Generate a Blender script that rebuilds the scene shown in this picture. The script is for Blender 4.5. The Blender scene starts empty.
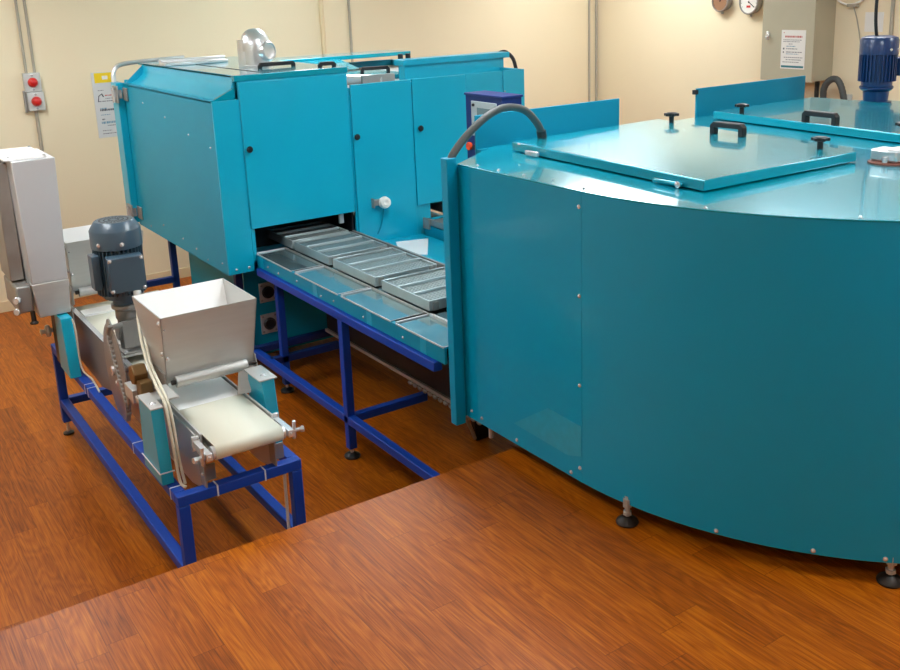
import bpy, bmesh, math, random
from mathutils import Vector, Matrix
random.seed(7)
SC = bpy.context.scene
COL = SC.collection
PI = math.pi

# ------------------------------------------------------------------ materials
def s2l(c):
    return tuple((v/12.92 if v <= 0.04045 else ((v+0.055)/1.055)**2.4) for v in c)
def rgb(r, g, b):
    return s2l((r/255, g/255, b/255)) + (1,)
def mat(name, col, rough=0.5, metal=0.0, coat=0.0, noise=0.0, nscale=8.0, bump=0.0, bscale=60.0, stretch=(1,1,1), rnoise=0.0, spec=0.5, coat_rough=0.08):
    m = bpy.data.materials.new(name); m.use_nodes = True
    nt = m.node_tree; b = nt.nodes['Principled BSDF']
    b.inputs['Base Color'].default_value = col
    b.inputs['Roughness'].default_value = rough
    b.inputs['Metallic'].default_value = metal
    b.inputs['Coat Weight'].default_value = coat
    b.inputs['Coat Roughness'].default_value = coat_rough
    b.inputs['Specular IOR Level'].default_value = spec
    tc = nt.nodes.new('ShaderNodeTexCoord'); mp = nt.nodes.new('ShaderNodeMapping')
    mp.inputs['Scale'].default_value = stretch
    nt.links.new(tc.outputs['Object'], mp.inputs['Vector'])
    if noise > 0 or rnoise > 0:
        n = nt.nodes.new('ShaderNodeTexNoise'); n.inputs['Scale'].default_value = nscale
        n.inputs['Detail'].default_value = 4
        nt.links.new(mp.outputs['Vector'], n.inputs['Vector'])
        if noise > 0:
            mx = nt.nodes.new('ShaderNodeMix'); mx.data_type = 'RGBA'; mx.blend_type = 'MIX'
            mx.inputs[6].default_value = tuple(max(0, c*(1-noise)) for c in col[:3]) + (1,)
            mx.inputs[7].default_value = tuple(min(1, c*(1+noise)) for c in col[:3]) + (1,)
            nt.links.new(n.outputs['Fac'], mx.inputs[0]); nt.links.new(mx.outputs[2], b.inputs['Base Color'])
        if rnoise > 0:
            mr = nt.nodes.new('ShaderNodeMapRange')
            mr.inputs['From Min'].default_value = 0.3; mr.inputs['From Max'].default_value = 0.7
            mr.inputs['To Min'].default_value = max(0.02, rough-rnoise); mr.inputs['To Max'].default_value = rough+rnoise
            nt.links.new(n.outputs['Fac'], mr.inputs['Value']); nt.links.new(mr.outputs['Result'], b.inputs['Roughness'])
    if bump > 0:
        n2 = nt.nodes.new('ShaderNodeTexNoise'); n2.inputs['Scale'].default_value = bscale; n2.inputs['Detail'].default_value = 3
        nt.links.new(mp.outputs['Vector'], n2.inputs['Vector'])
        bp = nt.nodes.new('ShaderNodeBump'); bp.inputs['Strength'].default_value = bump; bp.inputs['Distance'].default_value = 0.01
        nt.links.new(n2.outputs['Fac'], bp.inputs['Height']); nt.links.new(bp.outputs['Normal'], b.inputs['Normal'])
    return m

M = {}
M['teal'] = mat('teal_paint', rgb(0,168,200), 0.34, 0, 0.35, noise=0.05, nscale=3, bump=0.03, bscale=5, coat_rough=0.12)
M['teal_drum'] = mat('teal_gloss_side', rgb(0,156,198), 0.30, 0, 0.2, noise=0.05, nscale=2.2, bump=0.04, bscale=2.5, coat_rough=0.07, spec=0.3)
M['teal_top'] = mat('teal_gloss_top', rgb(0,160,182), 0.2, 0.3, 0.7, noise=0.05, nscale=2.5, bump=0.05, bscale=2.0, coat_rough=0.05)
M['teal_side'] = mat('teal_satin', rgb(0,142,172), 0.45, 0, 0.0, spec=0.35, noise=0.06, nscale=3)
M['blue'] = mat('blue_paint', rgb(0,66,172), 0.5, 0, 0.0, noise=0.06, nscale=10)
M['navy'] = mat('navy_paint', rgb(8,44,112), 0.5, 0, 0.0, noise=0.05)
M['motor_blue'] = mat('motor_blue', rgb(16,56,106), 0.35, 0, 0.3, noise=0.08)
M['motor_grey'] = mat('motor_slate', rgb(62,84,100), 0.38, 0, 0.3, noise=0.05, nscale=20)
M['steel'] = mat('brushed_steel', (0.56,0.56,0.54,1), 0.42, 0.55, noise=0.10, nscale=6, rnoise=0.08, bump=0.04, bscale=40, stretch=(1,1,8))
M['steel_dull'] = mat('dull_steel', (0.36,0.35,0.33,1), 0.45, 0.6, noise=0.18, nscale=12, rnoise=0.1)
M['steel_bright'] = mat('bright_steel', (0.75,0.76,0.77,1), 0.25, 0.6, noise=0.05)
M['stainless'] = mat('stainless_sheet', (0.62,0.64,0.66,1), 0.45, 0.4, noise=0.05, nscale=3, rnoise=0.06)
M['alu'] = mat('aluminium', (0.78,0.79,0.8,1), 0.36, 0.9, noise=0.06, nscale=9, rnoise=0.08)
M['zinc'] = mat('pan_zinc', (0.52,0.60,0.61,1), 0.36, 0.7, noise=0.06, nscale=10)
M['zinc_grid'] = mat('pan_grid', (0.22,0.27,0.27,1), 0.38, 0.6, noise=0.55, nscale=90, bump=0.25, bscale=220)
M['plate'] = mat('drip_plate', (0.35,0.52,0.56,1), 0.14, 0.85, noise=0.12, nscale=7, rnoise=0.06)
M['black'] = mat('black_plastic', rgb(28,29,32), 0.4, 0, noise=0.1)
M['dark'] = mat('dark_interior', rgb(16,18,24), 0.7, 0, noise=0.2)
M['darksteel'] = mat('dark_steel', rgb(52,46,42), 0.45, 0.5, noise=0.25, nscale=15)
M['hose'] = mat('hose_grey', rgb(72,76,76), 0.5, 0, noise=0.1)
M['white'] = mat('white_plastic', rgb(238,238,232), 0.4, 0, noise=0.02)
M['glare_white'] = mat('painted_glare', rgb(250,250,248), 0.35, 0, 0.3, noise=0.01)  # near-white colour stands in for glare of the ceiling lights
M['cream_belt'] = mat('cream_belt', rgb(226,224,206), 0.5, 0, noise=0.03, nscale=5)
M['cable'] = mat('cable_ivory', rgb(214,208,188), 0.45, 0, noise=0.04)
M['tie'] = mat('cable_tie_white', rgb(215,218,222), 0.4)
M['red'] = mat('red_plastic', rgb(200,30,28), 0.3, 0, 0.3)
M['orange'] = mat('orange_button', rgb(232,84,40), 0.35)
M['greyplastic'] = mat('grey_plastic', rgb(196,200,198), 0.45, 0, noise=0.03)
M['conduit'] = mat('grey_conduit', rgb(168,162,146), 0.45, 0, noise=0.06)
M['cabinet'] = mat('cabinet_grey', rgb(176,172,150), 0.45, 0, noise=0.04)
M['brown'] = mat('brown_gasket', rgb(110,62,48), 0.6, 0, noise=0.15)
M['bronze'] = mat('bronze_block', rgb(128,98,58), 0.45, 0.35, noise=0.25, nscale=20)
M['brownsteel'] = mat('disc_steel', (0.30,0.26,0.24,1), 0.5, 0.5, noise=0.08, nscale=6)
M['paper'] = mat('paper', rgb(226,226,222), 0.6, 0, noise=0.02)
M['paper_blue'] = mat('sign_plastic', rgb(206,210,212), 0.5, 0, noise=0.02)
M['ink'] = mat('ink_grey', rgb(120,122,128), 0.6)
M['inkdark'] = mat('ink_dark', rgb(60,66,80), 0.6)
M['inkred'] = mat('ink_red', rgb(190,110,105), 0.6)
M['inkblue'] = mat('ink_blue', rgb(110,150,175), 0.6)
M['inkteal'] = mat('ink_teal', rgb(50,120,130), 0.6)
M['yellow'] = mat('yellow_band', rgb(236,206,30), 0.5)
M['screen'] = mat('screen_frame', rgb(170,186,192), 0.4)
M['display'] = mat('display_grey', rgb(110,132,138), 0.25)
M['dial'] = mat('gauge_dial', rgb(232,232,226), 0.35)
M['dialbrown'] = mat('gauge_dial_dusty', rgb(150,112,84), 0.3)
M['haze'] = mat('reflection_patch', rgb(30,165,200), 0.3, 0, 0.4, noise=0.16, nscale=30)  # lighter teal for the reflection painted on the rounded side

def wall_mat():
    m = mat('cream_wall', rgb(232,219,188), 0.75, 0, noise=0.03, nscale=1.2, bump=0.12, bscale=90)
    return m
M['wall'] = wall_mat()
M['ceiling'] = mat('ceiling_white', rgb(236,232,220), 0.8, 0, noise=0.02)
M['baseboard'] = mat('baseboard_cream', rgb(222,204,166), 0.6, 0, noise=0.03)

def wood():
    m = bpy.data.materials.new('cherry_laminate'); m.use_nodes = True
    nt = m.node_tree; N = nt.nodes; L = nt.links; b = N['Principled BSDF']
    g = N.new('ShaderNodeNewGeometry'); sp = N.new('ShaderNodeSeparateXYZ'); L.new(g.outputs['Position'], sp.inputs[0])
    def mth(op, a, b_=None, c=None):
        n = N.new('ShaderNodeMath'); n.operation = op
        for i, v in enumerate((a, b_, c)):
            if v is None: continue
            if isinstance(v, (int, float)): n.inputs[i].default_value = v
            else: L.new(v, n.inputs[i])
        return n.outputs[0]
    W = 0.098; LEN = 0.92
    xs = mth('DIVIDE', sp.outputs['X'], W); ix = mth('FLOOR', xs); fx = mth('SUBTRACT', xs, ix)
    wn = N.new('ShaderNodeTexWhiteNoise'); wn.noise_dimensions = '1D'; L.new(ix, wn.inputs['W'])
    yo = mth('ADD', mth('DIVIDE', sp.outputs['Y'], LEN), mth('MULTIPLY', wn.outputs['Value'], 7.3)); iy = mth('FLOOR', yo); fy = mth('SUBTRACT', yo, iy)
    cid = N.new('ShaderNodeCombineXYZ'); L.new(ix, cid.inputs[0]); L.new(iy, cid.inputs[1])
    w2 = N.new('ShaderNodeTexWhiteNoise'); w2.noise_dimensions = '3D'; L.new(cid.outputs[0], w2.inputs['Vector'])
    # grain coordinates, shifted per plank
    sh = N.new('ShaderNodeVectorMath'); sh.operation = 'MULTIPLY_ADD'; L.new(w2.outputs['Color'], sh.inputs[0]); sh.inputs[1].default_value = (9, 9, 9); L.new(g.outputs['Position'], sh.inputs[2])
    def scaled(v):
        n = N.new('ShaderNodeVectorMath'); n.operation = 'MULTIPLY'; L.new(sh.outputs[0], n.inputs[0]); n.inputs[1].default_value = v; return n.outputs[0]
    n1 = N.new('ShaderNodeTexNoise'); n1.inputs['Scale'].default_value = 1; n1.inputs['Detail'].default_value = 6; n1.inputs['Roughness'].default_value = 0.65; L.new(scaled((210, 4, 1)), n1.inputs['Vector'])
    n2 = N.new('ShaderNodeTexNoise'); n2.inputs['Scale'].default_value = 1; n2.inputs['Detail'].default_value = 2; L.new(scaled((9, 1.5, 1)), n2.inputs['Vector'])
    rings = mth('FRACT', mth('MULTIPLY', n2.outputs['Fac'], 12.0))
    ringa = mth('ABSOLUTE', mth('SUBTRACT', rings, 0.5))
    f = mth('ADD', mth('MULTIPLY', n1.outputs['Fac'], 0.82), mth('MULTIPLY', ringa, 0.22))
    f = mth('ADD', f, mth('MULTIPLY', mth('SUBTRACT', w2.outputs['Value'], 0.5), 0.15))
    cr = N.new('ShaderNodeValToRGB'); L.new(f, cr.inputs[0])
    e = cr.color_ramp.elements; e[0].position = 0.2; e[0].color = rgb(98,42,2); e[1].position = 0.8; e[1].color = rgb(214,126,22)
    k = cr.color_ramp.elements.new(0.48); k.color = rgb(166,84,8)
    # seams
    ex = mth('MINIMUM', fx, mth('SUBTRACT', 1.0, fx)); ey = mth('MINIMUM', fy, mth('SUBTRACT', 1.0, fy))
    seam = mth('MAXIMUM', mth('LESS_THAN', ex, 0.012), mth('LESS_THAN', ey, 0.0016))
    mx = N.new('ShaderNodeMix'); mx.data_type = 'RGBA'; L.new(mth('MULTIPLY', seam, 0.45), mx.inputs[0]); L.new(cr.outputs[0], mx.inputs[6]); mx.inputs[7].default_value = rgb(70,28,10)
    L.new(mx.outputs[2], b.inputs['Base Color'])
    b.inputs['Roughness'].default_value = 0.36; b.inputs['Specular IOR Level'].default_value = 0.2
    bp = N.new('ShaderNodeBump'); bp.inputs['Strength'].default_value = 0.12; bp.inputs['Distance'].default_value = 0.004
    L.new(n1.outputs['Fac'], bp.inputs['Height']); L.new(bp.outputs['Normal'], b.inputs['Normal'])
    return m
M['wood'] = wood()
def emis(name, col, s):
    m = bpy.data.materials.new(name); m.use_nodes = True
    b = m.node_tree.nodes['Principled BSDF']; b.inputs['Base Color'].default_value = col
    b.inputs['Emission Color'].default_value = col; b.inputs['Emission Strength'].default_value = s
    return m

# ------------------------------------------------------------------ mesh builder
class MB:
    def __init__(s): s.bm = bmesh.new()
    def box(s, x0, x1, y0, y1, z0, z1):
        v = [s.bm.verts.new(p) for p in ((x0,y0,z0),(x1,y0,z0),(x1,y1,z0),(x0,y1,z0),(x0,y0,z1),(x1,y0,z1),(x1,y1,z1),(x0,y1,z1))]
        for f in ((0,3,2,1),(4,5,6,7),(0,1,5,4),(1,2,6,5),(2,3,7,6),(3,0,4,7)): s.bm.faces.new([v[i] for i in f])
        return s
    def hexa(s, pts):   # 8 points, bottom ring then top ring
        v = [s.bm.verts.new(p) for p in pts]
        for f in ((0,3,2,1),(4,5,6,7),(0,1,5,4),(1,2,6,5),(2,3,7,6),(3,0,4,7)): s.bm.faces.new([v[i] for i in f])
        return s
    def prism(s, poly, axis, a, b):  # poly of 2D pts in the two other axes (in order), extruded
        def mk(p, t):
            if axis == 'z': return (p[0], p[1], t)
            if axis == 'y': return (p[0], t, p[1])
            return (t, p[0], p[1])
        A = [s.bm.verts.new(mk(p, a)) for p in poly]; B = [s.bm.verts.new(mk(p, b)) for p in poly]
        n = len(poly)
        fs = [s.bm.faces.new(A[::-1]), s.bm.faces.new(B)]
        for i in range(n): fs.append(s.bm.faces.new((A[i], A[(i+1)%n], B[(i+1)%n], B[i])))
        return s
    def cyl(s, p, q, r, n=20, r2=None, caps=True):
        p = Vector(p); q = Vector(q); d = (q-p); r2 = r if r2 is None else r2
        z = d.normalized(); x = z.orthogonal().normalized(); y = z.cross(x)
        A = []; B = []
        for i in range(n):
            t = 2*PI*i/n; o = x*math.cos(t)+y*math.sin(t)
            A.append(s.bm.verts.new(p+o*r)); B.append(s.bm.verts.new(q+o*r2))
        for i in range(n): s.bm.faces.new((A[i], A[(i+1)%n], B[(i+1)%n], B[i]))
        if caps: s.bm.faces.new(A[::-1]); s.bm.faces.new(B)
        return s
    def lathe(s, base, axis, prof, n=28):  # prof: list of (r, h)
        base = Vector(base); z = Vector(axis).normalized(); x = z.orthogonal().normalized(); y = z.cross(x)
        rings = []
        for r, h in prof:
            if r < 1e-6: rings.append([s.bm.verts.new(base+z*h)]); continue
            rings.append([s.bm.verts.new(base+z*h+(x*math.cos(2*PI*i/n)+y*math.sin(2*PI*i/n))*r) for i in range(n)])
        for a, b in zip(rings, rings[1:]):
            for i in range(n):
                if len(a) == 1 and len(b) == 1: continue
                if len(a) == 1: s.bm.faces.new((a[0], b[i], b[(i+1)%n]))
                elif len(b) == 1: s.bm.faces.new((a[i], a[(i+1)%n], b[0]))
                else: s.bm.faces.new((a[i], a[(i+1)%n], b[(i+1)%n], b[i]))
        if len(rings[0]) > 1: s.bm.faces.new(rings[0][::-1])
        if len(rings[-1]) > 1: s.bm.faces.new(rings[-1])
        return s
    def tube(s, pts, r, n=12, smooth=6, ribs=0):
        P = [Vector(p) for p in pts]
        if smooth and len(P) > 2:
            Q = []
            for i in range(len(P)-1):
                p0 = P[max(i-1,0)]; p1 = P[i]; p2 = P[i+1]; p3 = P[min(i+2,len(P)-1)]
                for k in range(smooth):
                    t = k/smooth
                    Q.append(0.5*((2*p1)+(-p0+p2)*t+(2*p0-5*p1+4*p2-p3)*t*t+(-p0+3*p1-3*p2+p3)*t**3))
            Q.append(P[-1]); P = Q
        up = None; rings = []
        for i, p in enumerate(P):
            d = (P[min(i+1,len(P)-1)]-P[max(i-1,0)]).normalized()
            if up is None: up = d.orthogonal().normalized()
            up = (up-d*up.dot(d)).normalized(); v = d.cross(up)
            rr = r*(1+(ribs if i % 2 else -ribs))
            rings.append([s.bm.verts.new(p+(up*math.cos(2*PI*k/n)+v*math.sin(2*PI*k/n))*rr) for k in range(n)])
        for a, b in zip(rings, rings[1:]):
            for i in range(n): s.bm.faces.new((a[i], a[(i+1)%n], b[(i+1)%n], b[i]))
        s.bm.faces.new(rings[0][::-1]); s.bm.faces.new(rings[-1])
        return s
    def sphere(s, c, r, sq=(1,1,1), u=16, v=10):
        m = Matrix.Translation(c) @ Matrix.Diagonal((r*sq[0], r*sq[1], r*sq[2], 1))
        bmesh.ops.create_uvsphere(s.bm, u_segments=u, v_segments=v, radius=1, matrix=m); return s
    def rot(s, c, axis, ang):
        bmesh.ops.rotate(s.bm, verts=s.bm.verts, cent=c, matrix=Matrix.Rotation(ang, 3, axis)); return s
    def build(s, name, m, parent=None, bevel=0.0, seg=2, smooth=True, label=None):
        bm = s.bm
        bmesh.ops.recalc_face_normals(bm, faces=bm.faces)
        xs = [v.co for v in bm.verts]
        lo = Vector((min(v.x for v in xs), min(v.y for v in xs), min(v.z for v in xs)))
        hi = Vector((max(v.x for v in xs), max(v.y for v in xs), max(v.z for v in xs)))
        c = (lo+hi)/2
        for v in bm.verts: v.co -= c
        me = bpy.data.meshes.new(name); bm.to_mesh(me); bm.free()
        if smooth:
            for p in me.polygons: p.use_smooth = True
            me.set_sharp_from_angle(angle=math.radians(35))
        me.materials.append(m if not isinstance(m, str) else M[m])
        o = bpy.data.objects.new(name, me); COL.objects.link(o)
        if parent is not None:
            o.parent = parent; o.location = c - WORLD[parent]
        else: o.location = c
        WORLD[o] = c
        if bevel > 0:
            bv = o.modifiers.new('bevel', 'BEVEL'); bv.width = bevel; bv.segments = seg; bv.limit_method = 'ANGLE'; bv.angle_limit = math.radians(40)
            bv.harden_normals = False
        if label: o['label'] = label
        return o
WORLD = {}
def thing(name, label, cat, loc, group=None):
    o = bpy.data.objects.new(name, None); COL.objects.link(o); o.location = loc; o.empty_display_size = 0.1
    WORLD[o] = Vector(loc); o['label'] = label; o['category'] = cat
    if group: o['group'] = group
    return o
def tag(o, label, cat, group=None):
    o['label'] = label; o['category'] = cat
    if group: o['group'] = group
    return o
def struct(o): o['kind'] = 'structure'; return o
def screw(parent, p, n, r=0.006):
    p = Vector(p); n = Vector(n).normalized()
    return MB().lathe(p, n, [(r*1.5, -0.001), (r*1.5, 0.0012), (r, 0.0018), (r, 0.004), (r*0.6, 0.006), (0, 0.0065)], 10).build('screw', 'steel_bright', parent)

# ------------------------------------------------------------------ room
ZP = 0.504; YP = 3.04
XL, XR, YF, YB, ZC = -1.6, 7.5, -2.0, 8.35, 3.1
struct(MB().box(XL, XR, YP, YB, -0.1, 0).build('floor', 'wood', smooth=False))
struct(MB().box(XL, XR, YF, YP, -0.1, ZP).build('floor_platform', 'wood', smooth=False))
struct(MB().box(XL-.15, XR+.15, YB, YB+.15, -0.1, ZC).build('wall_back', 'wall', smooth=False))
struct(MB().box(XR, XR+.15, YF, YB, -0.1, ZC).build('wall_right', 'wall', smooth=False))
struct(MB().box(XL-.15, XL, YF, YB, -0.1, ZC).build('wall_left', 'wall', smooth=False))
struct(MB().box(XL-.15, XR+.15, YF-.15, YF, -0.1, ZC).build('wall_front', 'wall', smooth=False))
struct(MB().box(XL-.15, XR+.15, YF-.15, YB+.15, ZC, ZC+.12).build('ceiling', 'ceiling', smooth=False))
struct(MB().box(XL, XR, YB-.012, YB, 0, .09).build('baseboard_back', 'baseboard', bevel=.003))
struct(MB().box(XR-.012, XR, YP, YB-.012, 0, .09).build('baseboard_right', 'baseboard', bevel=.003))

LIGHT = emis('tube_light', (0.93, 0.975, 1.0, 1), 18.5)
def ceiling_light(x, y, w=0.6, l=1.2, where=''):
    t = thing('ceiling_light', 'white ceiling light panel ' + where, 'light', (x, y, ZC), 'ceiling light panels')
    MB().box(x-w/2-.03, x+w/2+.03, y-l/2-.03, y+l/2+.03, ZC-.05, ZC-.001).build('frame', 'white', t, bevel=.004)
    MB().box(x-w/2, x+w/2, y-l/2, y+l/2, ZC-.056, ZC-.0501).build('diffuser', LIGHT, t)
LAMPS = [(0.3, 0.9, 'over the wooden platform'), (3.0, 0.9, 'over the near side of the rounded machine'), (5.8, 1.2, 'over the right wall side'), (2.7, 3.6, 'over the pan track'), (5.6, 4.0, 'over the far side of the rounded machine'),  # platform panel is unseen, added to light the rounded side
         (0.2, 4.4, 'over the belt machine'), (0.8, 6.7, 'added to brighten the wall at the back left corner'), (3.5, 6.7, 'added over the oven to brighten the back wall'), (6.5, 7.0, 'near the grey cabinet')]  # unseen panels at back left corner and oven added to brighten the wall
for x, y, w in LAMPS:
    if 'platform' in w: ceiling_light(x, y, .45, .8, w)
    else: ceiling_light(x, y, where=w)

# ------------------------------------------------------------------ oven
OY = 5.41
ov = thing('tunnel_oven', 'large teal tunnel oven behind the pan track, with three doors and a metal chimney', 'oven', (3.06, 6.3, 0))
XA, XB, XCc, XD = 1.94, 2.082, 2.81, 4.18
ZBt, ZS, ZT, ZR = 0.80, 1.834, 1.97, 1.86
YE = 7.2
m = MB()
m.box(XA, XB+.02, OY, OY+.015, ZBt, ZS)                       # left front strip
m.box(XB+.02, XCc, OY, OY+.015, 1.10, ZT-.03)
m.box(XB+.02, XB+.045, OY, OY+.015, ZBt, 1.10)
m.box(XB+.02, XCc, OY, OY+.015, ZBt, .865)
m.build('front_panel', 'teal', ov, bevel=.003)
m = MB()
V = [m.bm.verts.new(p) for p in ((XA, OY+.002, ZS), (XB, OY+.002, ZS), (XB, OY+.002, ZS+.065), (XA, OY+.03, ZS), (XB, OY+.03, ZS), (XB, OY+.03, ZS+.065))]
for f in ((0,1,2),(3,5,4),(0,2,5,3),(1,4,5,2),(0,3,4,1)): m.bm.faces.new([V[i] for i in f])
m.build('corner_panel', 'teal_top', ov)
MB().box(XCc, XCc+.45, OY+.002, OY+.015, .62, ZR-.02).box(3.26, XD, OY+.002, OY+.015, 1.04, ZR-.02).box(3.26, 3.375, OY+.002, OY+.015, .62, 1.04).box(3.375, XD, OY+.002, OY+.015, .62, .925).build('front_panel', 'teal', ov, bevel=.002)
MB().box(XA, XA+.015, OY+.015, YE, ZBt, ZS).build('side_panel', 'teal_side', ov, bevel=.002)
MB().prism([(XA, ZS-.01), (XA, ZS), (XA+.05, ZS+.008), (XA+.09, ZS+.028), (XB-.01, ZS+.062), (XB, ZS+.09), (XB, ZT-.002), (XB+.008, ZT-.002), (XB+.008, ZS-.01)], 'y', OY+.03, YE-.06).build('sloping_panel', 'teal', ov)
MB().hexa([(XA, YE-.06, ZS-.01), (XB, YE-.06, ZS-.01), (XB, YE-.03, ZS-.01), (XA, YE-.03, ZS-.01), (XA+.02, YE-.06, ZS+.02), (XB, YE-.06, ZT-.01), (XB, YE-.05, ZT-.01), (XA+.02, YE-.05, ZS+.02)]).build('corner_panel', 'teal', ov)
MB().box(XA-.004, XA+.03, OY+.004, YE, ZS-.004, ZS+.008).build('edge_rail', 'teal_side', ov, bevel=.003)
MB().box(XB, XCc+.005, OY-.006, OY+.03, ZT-.035, ZT).box(XB, XCc, OY+.03, YE+.05, ZT-.015, ZT).build('top_panel', 'teal_top', ov, bevel=.003)
MB().box(XCc-.012, XCc, OY+.01, 6.2, ZR-.03, ZT-.02).box(XA+.02, XD, YE, YE+.02, ZBt, ZR).box(XD-.015, XD, OY+.015, YE, ZBt-.1, ZR).build('rear_panel', 'teal', ov, bevel=.002)
MB().box(XA+.02, XCc-.01, OY+.02, YE, ZBt, ZBt+.015).box(XCc, XD-.02, OY+.02, YE, .62, .64).build('bottom_panel', 'teal_side', ov)
MB().box(XCc, XD-.02, OY+.02, YE-.02, ZR-.06, ZR-.045).build('roof_plate', 'steel', ov)
# rear flange with cover and the rounded guard
MB().box(XA-.05, XA, YE-.02, YE+.12, ZBt+.02, ZS+.01).build('rear_flange', 'teal', ov, bevel=.004)
MB().tube([(XA-.03, YE+.1, ZS-.0), (XA-.025, YE+.11, ZS+.07), (XA+.03, YE+.12, ZS+.125), (XA+.2, YE+.12, ZS+.14), (XA+.5, YE+.1, ZS+.15)], .016, 10).build('edge_trim', 'alu', ov)
MB().box(XB-.0, XB+.44, 6.62, 6.76, ZT+.001, ZT+.022).box(XB, XB+.46, 6.72, 6.76, ZT+.022, ZT+.042).build('duct_cover', 'alu', ov, bevel=.003)
for z in (ZS-.07, ZBt+.1):
    h = MB().box(XA-.062, XA-.05, YE-.06, YE+.06, z-.06, z+.06).box(XA-.012, XA-.001, YE-.12, YE-.02, z-.045, z+.045).build('latch', 'steel_dull', ov, bevel=.003)
    MB().cyl((XA-.075, YE-.02, z-.055), (XA-.075, YE-.02, z+.05), .012, 10).box(XA-.07, XA-.02, YE-.03, YE-.01, z-.03, z+.03).build('latch_pin', 'steel_bright', h)
MB().box(XB+.2, XB+.21, OY+.1, 6.6, ZT, ZT+.002).build('roof_seam', 'darksteel', ov)
# doors
def door(x0, x1, z0, z1, kx, kz):
    d = MB().box(x0, x1, OY-.014, OY-.0005, z0, z1).build('door', 'teal', ov, bevel=.003)
    MB().lathe((kx, OY-.014, kz), (0,-1,0), [(.008,0),(.008,.012),(.017,.014),(.02,.022),(.016,.03),(0,.032)], 18).build('door_knob', 'black', d)
door(2.104, 2.800, 1.062, ZT-.042, 2.128, 1.542)
door(2.822, 3.258, .66, ZR, 2.838, 1.536)
door(3.268, 3.685, 1.030, ZR, 3.306, 1.541)
MB().box(3.69, 3.995, OY-.006, OY, .66, ZR).build('fixed_panel', 'teal', ov, bevel=.002)
MB().box(4.0, XD, OY-.012, OY, .66, ZR+.0).build('fixed_panel', 'teal', ov, bevel=.002)
for p in ((4.01, OY-.012, 1.72), (3.98, OY-.006, 1.2)): screw(ov, p, (0,-1,0), .004)
# tunnel mouths
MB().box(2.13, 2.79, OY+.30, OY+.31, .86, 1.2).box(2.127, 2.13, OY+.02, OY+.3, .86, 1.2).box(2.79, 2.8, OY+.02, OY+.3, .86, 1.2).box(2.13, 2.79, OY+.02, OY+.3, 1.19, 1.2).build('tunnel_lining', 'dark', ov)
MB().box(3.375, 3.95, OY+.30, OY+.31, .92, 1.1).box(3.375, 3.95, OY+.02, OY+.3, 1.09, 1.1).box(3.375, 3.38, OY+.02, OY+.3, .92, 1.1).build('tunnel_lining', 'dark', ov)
MB().box(2.71, 2.74, OY+.03, OY+.05, .99, 1.05).build('guide_block', 'stainless', ov, bevel=.002)
# screws on the side and front
for p in ((XA, 6.75, 1.73), (XA, 6.3, 1.67), (XA, 5.87, 1.60), (XA, 5.50, 1.56), (XA, 6.6, .90), (XA, 6.2, .88), (XA, 5.95, .86), (XA, 5.75, .83), (XA, 5.5, .86), (XA, 6.9, .84)): screw(ov, p, (-1,0,0), .005)
for p in ((1.99, OY, .83), (2.07, OY, .83)): screw(ov, p, (0,-1,0), .005)
# handles on the roof
def handle(parent, p, q, h=0.055, w=0.022):
    p = Vector(p); q = Vector(q); d = (q-p).normalized(); s = Vector((-d.y, d.x, 0))*w/2; u = Vector((0,0,1)); L = (q-p).length; c = .016
    prof = [(0,0),(0,h-c),(c,h),(L-c,h),(L,h-c),(L,0),(L-.024,0),(L-.024,h-.024),(.024,h-.024),(.024,0)]
    m = MB(); A = [m.bm.verts.new(p+d*a+u*b+s) for a, b in prof]; B = [m.bm.verts.new(p+d*a+u*b-s) for a, b in prof]
    for idx in ((0,1,8,9),(1,2,8),(2,3,7,8),(3,4,7),(4,5,6,7)):
        m.bm.faces.new([A[i] for i in idx]); m.bm.faces.new([B[i] for i in idx][::-1])
    n = len(prof)
    for i in range(n): m.bm.faces.new((A[i], A[(i+1)%n], B[(i+1)%n], B[i]))
    return m.build('handle', 'black', parent, bevel=.003)
handle(ov, (2.40, 5.80, ZT), (2.65, 5.80, ZT), .034)
handle(ov, (2.665, 5.50, ZT), (2.785, 5.50, ZT), .034)
# chimney elbow
ch = MB()
cx, cy = 2.475, 6.0
ch.cyl((cx, cy, ZT-.002), (cx, cy, ZT+.10), .088, 28)
for i in range(4):
    a0, a1 = i*PI/2/4, (i+1)*PI/2/4
    def pt(a): return Vector((cx+.0, cy-.05*(1-math.cos(a))*1.4, ZT+.10+.07*math.sin(a)))
ch.lathe((cx, cy, ZT+.10), (0,0,1), [(.096,0),(.096,.03),(.092,.06),(.080,.095),(.06,.12),(.035,.135),(0,.14)], 32)
ch.build('chimney', 'alu', ov)
MB().lathe((cx+.035, cy-.055, ZT+.095), (.45,-1,.05), [(.062,-.02),(.062,.045),(.056,.052),(.05,.052),(.046,.046),(.03,.042),(0,.04)], 28).build('chimney_cap', 'alu', ov)
MB().lathe((cx, cy, ZT), (0,0,1), [(.10,0),(.10,.012),(.085,.014)], 28).cyl((cx-.055, cy+.02, ZT), (cx-.055, cy+.02, ZT+.17), .055, 24).build('chimney_shroud', 'alu', ov)

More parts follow.
